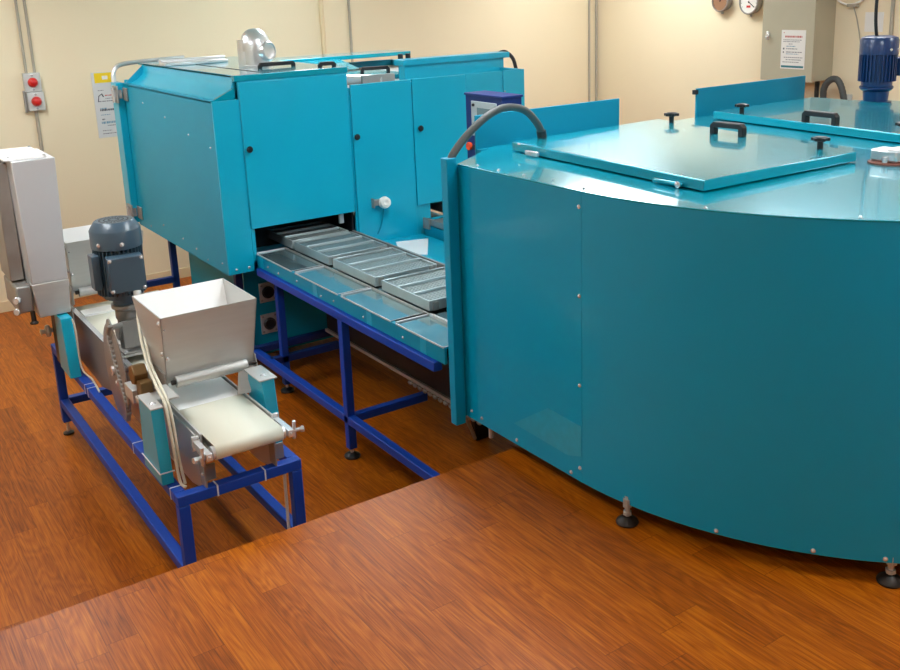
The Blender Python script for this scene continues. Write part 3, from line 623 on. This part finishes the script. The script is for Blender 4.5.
# hopper
def hopper(y0, y1, xL=1.060, xR=1.478, zt=1.152):
    zb = .905; w = .004; yb0 = y0+.01; yb1 = y1-.16
    xi = 1.085; xj = 1.445
    h = MB()
    # front, back, left, right plates as thin hexas
    h.hexa([(xL+.002, yb0, zb), (xj, yb0, zb), (xj, yb0+w, zb), (xL+.002, yb0+w, zb), (xL, y0, zt), (xR, y0, zt), (xR, y0+w, zt), (xL, y0+w, zt)])
    h.hexa([(xL+.002, yb0, zb), (xL+.002+w, yb0, zb), (xL+.002+w, yb1, zb), (xL+.002, yb1, zb), (xL, y0, zt), (xL+w, y0, zt), (xL+w, y1, zt), (xL, y1, zt)])
    h.hexa([(xj-w, yb0, zb), (xj, yb0, zb), (xj, yb1, zb), (xj-w, yb1, zb), (xR-w, y0, zt), (xR, y0, zt), (xR, y1, zt), (xR-w, y1, zt)])
    o = h.build('hopper', 'steel', bd)
    MB().hexa([(xL+.006, yb1-w, zb), (xj-.004, yb1-w, zb), (xj-.004, yb1, zb), (xL+.006, yb1, zb), (xL+w, y1-w, zt), (xR-w, y1-w, zt), (xR-w, y1, zt), (xL+w, y1, zt)]).build('back_plate', 'glare_white', o)  # plate coloured white for the glare inside the hopper
    MB().hexa([(xL+.012, yb0+.01, zb+.05), (xj-.012, yb0+.01, zb+.05), (xj-.012, yb1-.01, zb+.05), (xL+.012, yb1-.01, zb+.05), (xL+.011, yb0+.008, zb+.058), (xj-.011, yb0+.008, zb+.058), (xj-.011, yb1-.006, zb+.058), (xL+.011, yb1-.006, zb+.058)]).build('inner_floor', 'glare_white', o)  # same painted glare on the hopper floor
    MB().cyl((xL+.03, (yb0+yb1)/2, zb+.075), (xj-.03, (yb0+yb1)/2, zb+.075), .028, 18).build('feed_roller', 'alu', o)
    # neck below
    MB().box(xL+.004, xj-.002, yb0+.002, yb0+.006, .865, zb).box(xL+.002, xL+.006, yb0+.002, yb1, .80, zb).box(xj-.004, xj, yb0+.002, yb1, .78, zb).build('neck', 'steel', o)
    MB().cyl((xL+.03, yb0-.022, .872), (xj-.045, yb0-.022, .872), .024, 20).build('dough_roller', 'steel', o)
    MB().cyl((xL+.012, yb0-.022, .872), (xL+.03, yb0-.022, .872), .010, 12).build('roller_shaft', 'darksteel', o)
    MB().cyl((xj-.045, yb0-.022, .872), (xj-.002, yb0-.022, .872), .008, 12).build('roller_shaft', 'darksteel', o)
    for z in (1.12, .99): screw(o, (xL-.001, y0+.03, z), (-1,0,0), .008)
    screw(o, (xL+.012, y0, .975), (0,-1,0), .006); screw(o, (xL+.012, y0, 1.10), (0,-1,0), .003)
    m = MB().prism([(yb0-.01, .905), (yb0-.03, .83), (yb0+.07, .775), (yb0+.13, .80), (yb0+.13, .905)], 'x', xj, xj+.004)
    m.build('side_bracket', 'steel', o)
    MB().hexa([(xj-.12,yb0-.085,.772),(xj-.065,yb0-.095,.772),(xj-.065,yb0-.091,.772),(xj-.12,yb0-.081,.772),(xj-.085,yb0-.03,.862),(xj-.02,yb0-.04,.862),(xj-.02,yb0-.036,.862),(xj-.085,yb0-.026,.862)]).build('scraper_plate', 'steel', o)
    m = MB().prism([(yb0+.0, .905), (yb0-.0, .80), (yb1-.02, .70), (yb1+.06, .78), (yb1, .905)], 'x', xL-.006, xL-.001); m.build('side_bracket', 'steel_dull', o)
    return o
hopper(3.81, 4.205)
hopper(5.43, 5.80)
# gearbox and motor between the hoppers
gx, gy = 1.098, 4.50
MB().box(1.045, 1.37, 4.42, 4.68, .800, .808).box(1.036, 1.045, 4.42, 4.68, .735, .808).box(1.37, 1.379, 4.42, 4.68, .735, .808).build('gear_table', 'steel', bd, bevel=.002)
gb = MB().lathe((gx+.01, gy, .808), (0,0,1), [(.065,0),(.065,.01),(.05,.016),(.05,.155),(.056,.165),(.056,.205),(.07,.215),(.07,.233)], 24).box(gx-.048, gx+.08, gy-.075, gy+.07, .8085, .82).cyl((gx-.05, gy, .905), (gx+.12, gy, .905), .040, 18).box(gx-.04, gx+.06, gy-.068, gy-.05, .84, .97).build('gearbox', 'steel_dull', bd, bevel=.002)
for dx in (-.035, .065):
    for dy in (-.06, .055): screw(gb, (gx+dx, gy+dy, .82), (0,0,1), .008)
MB().lathe((gx, gy, 1.041), (0,0,1), [(.05,0),(.05,.03),(.085,.035),(.085,.045)], 24).build('motor_flange', 'motor_grey', gb)
mo = MB().lathe((gx, gy, 1.086), (0,0,1), [(.092,0),(.092,.215)], 32).build('motor', 'motor_grey', bd, label='slate grey electric motor standing upright between the two hoppers')
fm = MB()
for i in range(36):
    a = 2*PI*i/36; c, s = math.cos(a), math.sin(a)
    def q(r, e, z): return (gx+c*r+s*e, gy+s*r-c*e, z)
    fm.hexa([q(.09,.002,1.10), q(.110,.002,1.10), q(.110,-.002,1.10), q(.09,-.002,1.10), q(.09,.002,1.325), q(.110,.002,1.325), q(.110,-.002,1.325), q(.09,-.002,1.325)])
fm.build('cooling_fins', 'motor_grey', mo)
MB().lathe((gx, gy, 1.318), (0,0,1), [(.113,0),(.113,.080),(.110,.086),(.090,.118),(.085,.122),(0,.122)], 40).build('fan_cover', 'motor_grey', mo)
g2 = MB()
for r_ in (.02, .04, .06):
    for k in range(24):
        a0, a1 = 2*PI*k/24, 2*PI*(k+.6)/24
        g2.hexa([(gx+r_*math.cos(a0), gy+r_*math.sin(a0), 1.4401), (gx+(r_+.006)*math.cos(a0), gy+(r_+.006)*math.sin(a0), 1.4401), (gx+(r_+.006)*math.cos(a1), gy+(r_+.006)*math.sin(a1), 1.4401), (gx+r_*math.cos(a1), gy+r_*math.sin(a1), 1.4401),
                 (gx+r_*math.cos(a0), gy+r_*math.sin(a0), 1.4412), (gx+(r_+.006)*math.cos(a0), gy+(r_+.006)*math.sin(a0), 1.4412), (gx+(r_+.006)*math.cos(a1), gy+(r_+.006)*math.sin(a1), 1.4412), (gx+r_*math.cos(a1), gy+r_*math.sin(a1), 1.4412)])
g2.build('fan_grille', 'black', mo)
tbx = MB().box(gx-.078, gx+.078, gy-.165, gy-.095, 1.135, 1.298).rot((gx, gy, 1.2), 'Z', math.radians(-4)).build('terminal_box', 'motor_grey', mo, bevel=.006)
for dx in (-.068, .068):
    for dz in (1.147, 1.286): screw(tbx, (gx+dx-.011, gy-.163+dx*-.07, dz), (-.07,-1,0), .007)
MB().box(gx-.135, gx-.10, gy-.07, gy+.0, 1.14, 1.30).build('side_mount', 'motor_grey', mo, bevel=.003)
for a in (-1.62, -2.55): screw(mo, (gx+.116*math.cos(a), gy+.116*math.sin(a), 1.345), (math.cos(a), math.sin(a), 0), .007)
# disc, chain and blocks at the left side
MB().lathe((.990, 4.37, .765), (1,-.06,0), [(.222,-.004),(.228,0),(.222,.004)], 56).build('sprocket_disc', 'brownsteel', bd)
MB().cyl((.975, 4.39, .765), (1.06, 4.39, .765), .022, 16).build('disc_shaft', 'steel_bright', bd)
for p in ((.988, 4.34, .73), (.988, 4.31, .745), (.988, 4.37, .71), (.988, 4.31, .69)): screw(bd, p, (-1,0,0), .010)
MB().lathe((.985, 4.36, .975), (1,0,0), [(.042,-.005),(.047,-.003),(.047,.003),(.042,.005)], 20).cyl((.975, 4.36, .975), (1.05, 4.42, .965), .012, 12).build('drive_sprocket', 'steel_dull', bd)
chm = MB()
cpts = []
key = [(4.31, 1.0), (4.36, .955), (4.335, .90), (4.30, .838), (4.255, .78), (4.215, .731), (4.185, .682), (4.185, .625), (4.215, .585)]
for a_, b_ in zip(key, key[1:]):
    for q_ in range(3): cpts.append((.978, a_[0]+(b_[0]-a_[0])*q_/3, a_[1]+(b_[1]-a_[1])*q_/3))
cpts.append((.978, *key[-1]))
for i, p in enumerate(cpts): chm.cyl((p[0]-.010, p[1], p[2]), (p[0]+.010, p[1], p[2]), .0085, 8)
for a, b in zip(cpts, cpts[1:]):
    if (Vector(a)-Vector(b)).length < .08:
        for dx in (-.008, .008): chm.tube([(a[0]+dx, a[1], a[2]), (b[0]+dx, b[1], b[2])], .0045, 6, smooth=0)
chm.build('chain', 'steel_dull', bd)
MB().lathe((1.012, 3.99, .67), (1,0,0), [(.06,-.008),(.066,-.004),(.066,.004),(.06,.008)], 16).build('driven_sprocket', 'steel_dull', bd)
MB().lathe((1.00, 4.02, .862), (1,0,0), [(.0,-.03),(.042,-.03),(.047,-.026),(.047,.026),(.042,.03),(0,.03)], 6).box(.98, 1.03, 3.93, 4.0, .75, .85).build('cam_block', 'bronze', bd, bevel=.004)
MB().box(.955, 1.05, 3.84, 3.94, .775, .80).box(.96, 1.0, 4.0, 4.12, .74, .80).box(.955, .985, 3.77, 3.86, .66, .79).build('bearing_block', 'steel', bd, bevel=.003)
MB().prism([(3.78,.55),(3.78,.76),(3.9,.80),(4.05,.76),(4.02,.60)], 'x', 1.035, 1.041).build('drive_plate', 'steel_dull', bd)
MB().box(1.0, 1.05, 3.64, 3.80, .868, .874).build('top_bracket', 'steel', bd)
# rear left roller knob
kb = MB().lathe((.905, 5.33, .72), (-1,0,0), [(.012,-.06),(.012,.0),(.03,.004),(.034,.014),(.03,.024),(.012,.03),(.012,.045),(.02,.05),(0,.056)], 16).build('adjusting_knob', 'steel', bd)
MB().box(.91, .93, 5.2, 5.3, FZ+.03, .83).build('rear_plate', 'darksteel', bd)
MB().prism([(4.62, .56), (4.62, .73), (4.75, .79), (5.44, .79), (5.44, .52), (4.9, .50)], 'x', 1.036, 1.041).build('guard_plate', 'brownsteel', bd)
MB().box(1.030, 1.055, 4.30, 5.44, .790, .796).build('splash_strip', 'steel_bright', bd)
MB().box(BX0+.002, BX1-.002, 5.28, 5.38, BZ, BZ+.012).build('infeed_strip', 'glare_white', bd)
# cables
MB().tube([(1.12, 4.31, 1.12), (1.085, 4.24, 1.06), (1.045, 4.08, .99), (1.01, 3.88, .93), (.988, 3.70, .90), (.981, 3.60, .875), (.979, 3.565, .80), (.979, 3.54, .68), (.983, 3.525, .57), (.995, 3.50, .552)], .006, 10).tube([(1.135, 4.31, 1.12), (1.10, 4.25, 1.06), (1.063, 4.09, .99), (1.024, 3.89, .935), (1.002, 3.70, .905), (.995, 3.60, .87), (.993, 3.56, .79), (.993, 3.54, .66), (1.0, 3.52, .556)], .006, 10).build('motor_cable', 'cable', bd)
MB().cyl((1.118, 4.325, 1.135), (1.11, 4.30, 1.09), .018, 14).build('cable_gland', 'steel', bd)
MB().tube([(.955, 5.0, .86), (.962, 4.99, .80), (.965, 4.985, .6), (.99, 4.9, .556), (.975, 4.7, .557)], .0045, 8).build('side_cable', 'cable', bd)
MB().tube([(1.395, 3.468, .492), (1.40, 3.485, .46), (1.40, 3.49, .2), (1.40, 3.49, .06)], .007, 8, smooth=2).build('leg_cable', 'white', bd)
def tie(x0, x1, y0, y1, z0, z1, axis):
    e = .0015; m = MB()
    if axis == 'y':
        y = (y0+y1)/2
        m.box(x0-e, x1+e, y-.003, y+.003, z1, z1+e).box(x0-e, x1+e, y-.003, y+.003, z0-e, z0).box(x0-e, x0, y-.003, y+.003, z0, z1).box(x1, x1+e, y-.003, y+.003, z0, z1)
    else:
        x = (x0+x1)/2
        m.box(x-.003, x+.003, y0-e, y1+e, z1, z1+e).box(x-.003, x+.003, y0-e, y1+e, z0-e, z0).box(x-.003, x+.003, y0-e, y0, z0, z1).box(x-.003, x+.003, y1, y1+e, z0, z1)
    m.build('cable_tie', 'tie', bd)
h_ = T/2
for y in (3.53, 4.03, 4.80, 4.86): tie(FX0-h_, FX0+h_, y, y, FZ-h_, FZ+h_, 'y')
for x in (1.10, 1.30): tie(x, x, FY0-h_, FY0+h_, FZ-h_, FZ+h_, 'x')
MB().box(.920, .978, 3.564, 3.568, .60, .604).box(.918, .922, 3.566, 3.80, .60, .604).build('cable_tie', 'tie', bd)

# tall stainless cover at the rear left of the belt machine
tc_ = MB().hexa([(.812, 5.10, 1.045), (.984, 5.10, 1.045), (.984, 5.50, 1.045), (.80, 5.50, 1.045), (.802, 5.10, 1.668), (1.004, 5.10, 1.668), (1.004, 5.50, 1.668), (.79, 5.50, 1.668)]).build('tall_cover', 'stainless', bd, bevel=.004, label='tall narrow stainless cover with a lid painted white as glare')
MB().hexa([(.825, 5.096, .868), (.974, 5.096, .868), (.974, 5.48, .868), (.825, 5.48, .868), (.808, 5.096, 1.044), (.986, 5.096, 1.044), (.986, 5.48, 1.044), (.808, 5.48, 1.044)]).build('lower_box', 'steel', tc_, bevel=.004)
MB().box(.772, .970, 5.125, 5.51, 1.669, 1.682).build('lid', 'glare_white', tc_, bevel=.003)  # glare on the lid put into its white colour
MB().box(.735, .80, 5.22, 5.48, 1.05, 1.65).build('side_box', 'steel_dull', tc_, bevel=.005)
MB().box(.735, .81, 5.12, 5.44, .90, 1.04).build('gear_housing', 'steel_dull', tc_, bevel=.01)
for (y, z) in ((5.12, .98), (5.16, .91)): MB().lathe((.745, y, z), (-.6,-1,0), [(.008,-.02),(.008,.02),(.018,.022),(.018,.034),(.014,.04),(0,.04)], 14).build('knob', 'steel_bright', tc_)
MB().tube([(.80, 5.47, 1.68), (.785, 5.48, 1.705), (.77, 5.47, 1.71)], .008, 8).sphere((.765, 5.47, 1.71), .013).build('lid_handle', 'steel', tc_)
for x in (.80,): MB().cyl((x, 5.13, .845), (x, 5.13, .90), .012, 12).lathe((x, 5.13, .835), (0,0,1), [(.02,0),(.022,.006),(.014,.014)], 14).build('pad', 'darksteel', tc_)
MB().box(.89, 1.0, 5.13, 5.45, .8685, .875).box(.985, .992, 5.13, 5.45, .70, .87).build('cover_bracket', 'steel_dull', tc_)
for p in ((.96, 5.13), (.96, 5.48), (.80, 5.15)): screw(tc_, (p[0], p[1], 1.682), (0,0,1), .006)

# ------------------------------------------------------------------ back wall items
W = YB
def conduit(name, label, pts, r, m='conduit', group=None, cat='conduit'):
    o = MB().tube(pts, r, 10, smooth=0).build(name, m); tag(o, label, cat, group); return o
def swbox(x, z, label):
    t = thing('push_button_box', label, 'switch', (x, W, z), 'red button boxes on the wall')
    MB().box(x-.062, x+.062, W-.055, W, z-.073, z+.073).build('box', 'greyplastic', t, bevel=.005)
    MB().lathe((x, W-.055, z+.0), (0,-1,0), [(.038,0),(.038,.012),(.034,.02),(.028,.034),(.022,.038),(0,.04)], 24).build('button', 'red', t)
    for dz in (-.055, .055): screw(t, (x, W-.055, z+dz), (0,-1,0), .006)
swbox(1.550, 1.812, 'grey wall box with red button, upper of the two')
swbox(1.558, 1.664, 'grey wall box with red button, lower of the two')
conduit('wall_conduit', 'thin grey conduit down to the button boxes, left of a pair', [(1.520, W-.014, ZC), (1.520, W-.014, 1.88)], .011, group='conduits above the button boxes')
conduit('wall_conduit', 'thin grey conduit down to the button boxes, right of a pair', [(1.582, W-.014, ZC), (1.582, W-.014, 1.88)], .011, group='conduits above the button boxes')
conduit('wall_conduit', 'grey conduit running down the wall below the red button boxes', [(1.552, W-.014, 1.59), (1.552, W-.014, .0)], .014)
MB().box(0,0,0,0,0,0) if False else None
tag(MB().box(1.474, 1.494, W-.03, W, 1.58, 1.75).build('conduit_clip', 'steel_dull', bevel=.004), 'small grey metal box edge beside the lower red button box', 'bracket')
sg = thing('notice_sign', 'white notice sheet with yellow band on the wall beside the oven', 'sign', (2.10, W, 1.58))
MB().box(2.008, 2.205, W-.004, W, 1.315, 1.85).build('sheet', 'paper_blue', sg)
MB().box(2.03, 2.185, W-.006, W-.004, 1.765, 1.845).build('header', 'yellow', sg)
MB().box(2.09, 2.135, W-.007, W-.006, 1.79, 1.82).build('header_mark', 'paper', sg)
def lines(parent, x0, x1, zs, y, ms):
    for k, (z, h, f0, f1, mm) in enumerate(zs):
        m = MB(); x = x0+(x1-x0)*f0; xe = x0+(x1-x0)*f1
        while x < xe-.004:
            w = min(random.uniform(.004, .016), xe-x); m.box(x, x+w, y-.0008, y, z, z+h); x += w+random.uniform(.002, .005)
        m.build('text_line', mm, parent)
lines(sg, 2.03, 2.18, [(1.70,.006,.1,.4,'ink'), (1.655,.010,.45,.95,'inkred'), (1.632,.006,.45,.95,'ink'), (1.61,.008,.1,.9,'ink'), (1.55,.010,.1,.5,'inkblue'), (1.535,.016,.1,.95,'inkdark'), (1.50,.006,.1,.6,'inkblue'), (1.46,.012,.15,.3,'inkdark'), (1.43,.018,.1,.9,'inkblue'), (1.41,.007,.4,.9,'ink'), (1.37,.006,.1,.6,'ink'), (1.345,.007,.1,.9,'ink')], W-.004, None)
MB().prism([(2.035,1.61),(2.045,1.66),(2.075,1.68),(2.09,1.65),(2.08,1.648),(2.07,1.67),(2.05,1.655),(2.042,1.61)], 'y', W-.0052, W-.004).build('emblem', 'inkdark', sg)
conduit('wall_conduit', 'cream painted pipe on the wall behind the chimney', [(4.11, W-.02, ZC), (4.11, W-.02, .0)], .022, 'baseboard')
conduit('wall_conduit', 'thin grey conduit on the wall right of the cream pipe, above the oven roof', [(4.40, W-.012, ZC), (4.40, W-.012, .0)], .012)
conduit('wall_conduit', 'left of two thin cream pipes in the room corner', [(7.38, W-.014, ZC), (7.38, W-.014, .0)], .012, 'conduit', group='pipes in the corner')
conduit('wall_conduit', 'right of two thin cream pipes in the room corner', [(7.47, W-.03, ZC), (7.47, W-.03, .0)], .014, 'conduit', group='pipes in the corner')

# ------------------------------------------------------------------ right wall items
ec = thing('electrical_cabinet', 'grey beige electrical cabinet on the right wall behind the rounded machine', 'cabinet', (7.35, 5.55, 1.55))
MB().box(7.23, XR-.002, 5.285, 5.81, 1.535, 2.75).build('body', 'cabinet', ec, bevel=.004)
cd = MB().box(7.20, 7.228, 5.275, 5.82, 1.53, 2.755).build('door', 'cabinet', ec, bevel=.005)
MB().box(7.185, 7.20, 5.735, 5.77, 1.885, 1.955).cyl((7.18, 5.75, 1.92), (7.2, 5.75, 1.92), .02, 14).box(7.165, 7.185, 5.738, 5.76, 1.90, 1.915).build('lock', 'steel_bright', cd, bevel=.003)
ns = thing('notice_paper', 'white printed paper taped on the door of the grey cabinet', 'sign', (7.198, 5.48, 1.8))
MB().box(7.1972, 7.1995, 5.355, 5.605, 1.64, 1.972).build('sheet', 'paper', ns)
def linesy(parent, zs, y0=5.595, y1=5.365):
    for z, h, f0, f1, mm in zs:
        m = MB(); y = y0+(y1-y0)*f0; ye = y0+(y1-y0)*f1
        while y > ye+.004:
            w = min(random.uniform(.006, .02), y-ye); m.box(7.1965, 7.1975, y-w, y, z, z+h); y -= w+random.uniform(.003, .006)
        m.build('text_line', mm, parent)
linesy(ns, [(1.945,.008,.05,.12,'inkred'), (1.908,.016,.12,.9,'inkred'), (1.885,.006,.05,.9,'ink'), (1.87,.006,.05,.8,'ink'), (1.85,.006,.3,.5,'ink'), (1.83,.007,.2,.6,'inkblue'), (1.805,.014,.05,.11,'inkdark'), (1.808,.008,.2,.7,'ink'), (1.775,.014,.05,.11,'inkdark'), (1.78,.008,.2,.9,'ink'), (1.765,.006,.2,.75,'inkblue'), (1.735,.006,.1,.95,'ink'), (1.715,.007,.2,.9,'ink'), (1.695,.006,.05,.8,'ink')])
MB().box(7.1965, 7.1975, 5.365, 5.597, 1.65, 1.668).build('footer_band', 'inkteal', ns)
def gauge(y, z, r, dial, label, needle):
    t = thing('pressure_gauge', label, 'gauge', (XR, y, z))
    MB().lathe((XR, y, z), (-1,0,0), [(r*.9,0),(r*.9,.04),(r,.045),(r,.07),(r*.93,.078),(r*.86,.078),(r*.86,.066)], 32).build('case', 'steel_dull', t)
    MB().cyl((XR-.062, y, z), (XR-.0675, y, z), r*.86, 28).build('dial', dial, t)
    MB().box(XR-.070, XR-.0682, y-.004, y+.004, z-.01, z+r*.7).rot((XR-.07, y, z), 'X', needle).cyl((XR-.0682, y, z), (XR-.072, y, z), .008, 10).build('needle', 'black', t)
    m = MB()
    for i in range(11):
        a = math.radians(-120+24*i); c, s = math.cos(a), math.sin(a)
        m.cyl((XR-.0685, y+s*r*.72, z+c*r*.72), (XR-.0685, y+s*r*.8, z+c*r*.8), .0025, 6)
    m.build('scale_marks', 'inkdark', t)
    MB().cyl((XR-.03, y, z-r*.9), (XR-.03, y, z-r*.9-.03), .012, 12).build('stem', 'steel_dull', t)
    return t
gauge(6.52, 2.22, .105, 'dialbrown', 'round dusty brown gauge on the right wall, left one', 0.5)
g = gauge(6.175, 2.205, .115, 'dial', 'round white gauge on the right wall beside the grey cabinet', 2.2)
MB().box(XR-.0695, XR-.0676, 6.155, 6.20, 2.155, 2.175).build('red_mark', 'red', g)
tag(MB().tube([(7.36, 5.24, 1.25), (7.34, 5.25, 1.45), (7.34, 5.20, 1.54), (7.35, 5.13, 1.555), (7.36, 5.08, 1.47), (7.36, 5.04, 1.30), (7.36, 5.00, 1.0)], .028, 14, smooth=8, ribs=.04).build('corrugated_hose', 'hose'), 'thick grey corrugated hose looping beside the grey cabinet', 'hose')
tag(MB().tube([(7.40, 5.36, 1.534), (7.40, 5.36, 1.30), (7.42, 5.35, .6), (7.42, 5.34, 0.02)], .02, 10).build('cabinet_cable', 'black'), 'black cable hanging from the underside of the grey cabinet', 'cable')
tag(MB().tube([(XR-.02, 5.262, 2.32), (XR-.03, 5.265, 2.23), (XR-.03, 5.20, 2.185), (XR-.03, 5.12, 2.175), (XR-.03, 5.02, 2.21), (XR-.02, 4.95, 2.30)], .009, 8).build('white_cable', 'white'), 'white cable sagging across the wall right of the grey cabinet', 'cable')
tag(MB().tube([(XR-.03, 5.10, 2.165), (XR-.012, 5.07, 2.05), (XR-.012, 5.02, 1.85), (XR-.012, 5.0, 1.66)], .005, 8).box(XR-.05, XR-.01, 5.06, 5.15, 2.155, 2.18).build('sensor_cable', 'conduit'), 'thin cable with black clamp hanging from the sagging white cable', 'cable')
tag(MB().tube([(4.93, 3.25, 2.9), (4.955, 3.24, 2.5), (4.955, 3.24, 2.20), (4.97, 3.235, 2.075)], .009, 10).build('motor_power_cable', 'black'), 'black cable coming down onto the blue motor', 'cable')
tag(MB().box(XR-.003, XR, 4.83, 5.0, 1.95, 2.11).build('wall_paper_sheet', 'paper'), 'pale paper sheet on the wall behind the blue motor', 'paper')
tag(MB().box(XR-.03, XR, 5.07, 5.12, 1.27, 1.42).build('wall_box', 'greyplastic', bevel=.004), 'small pale box on the wall left of the blue motor', 'box')
conduit('wall_conduit', 'pale vertical pipe on the right wall beyond the blue motor', [(XR-.016, 4.745, ZC), (XR-.016, 4.745, .0)], .016)

# ------------------------------------------------------------------ camera
def cam():
    f, yaw, pitch, roll, px, py = 970.897939, .597006777, .259820008, -.0343322672, 469.291141, 248.246797
    cy, sy, cp, sp = math.cos(yaw), math.sin(yaw), math.cos(pitch), math.sin(pitch)
    fwd = Vector((cp*sy, cp*cy, -sp)); right = Vector((cy, -sy, 0)); up = right.cross(fwd)
    c, s = math.cos(roll), math.sin(roll)
    r2 = right*c+up*s; u2 = up*c-right*s
    cd = bpy.data.cameras.new('camera'); o = bpy.data.objects.new('camera', cd); COL.objects.link(o)
    mt = Matrix((r2, u2, -fwd)).transposed().to_4x4(); mt.translation = (0, 0, 2.4); o.matrix_world = mt
    cd.sensor_fit = 'HORIZONTAL'; cd.sensor_width = 36; cd.lens = f*36/900
    cd.shift_x = (450-px)/900; cd.shift_y = -(335-py)/900
    cd.clip_start = .02
    SC.camera = o
cam()
w = bpy.data.worlds.new('world'); SC.world = w; w.use_nodes = True
w.node_tree.nodes['Background'].inputs[0].default_value = (.9, .95, 1, 1); w.node_tree.nodes['Background'].inputs[1].default_value = .15
vs = SC.view_settings
vs.view_transform = 'Standard'; vs.look = 'None'; vs.gamma = 1; vs.use_curve_mapping = False; vs.exposure = 0.0
SC.cycles.use_denoising = True
SC.cycles.max_bounces = 8
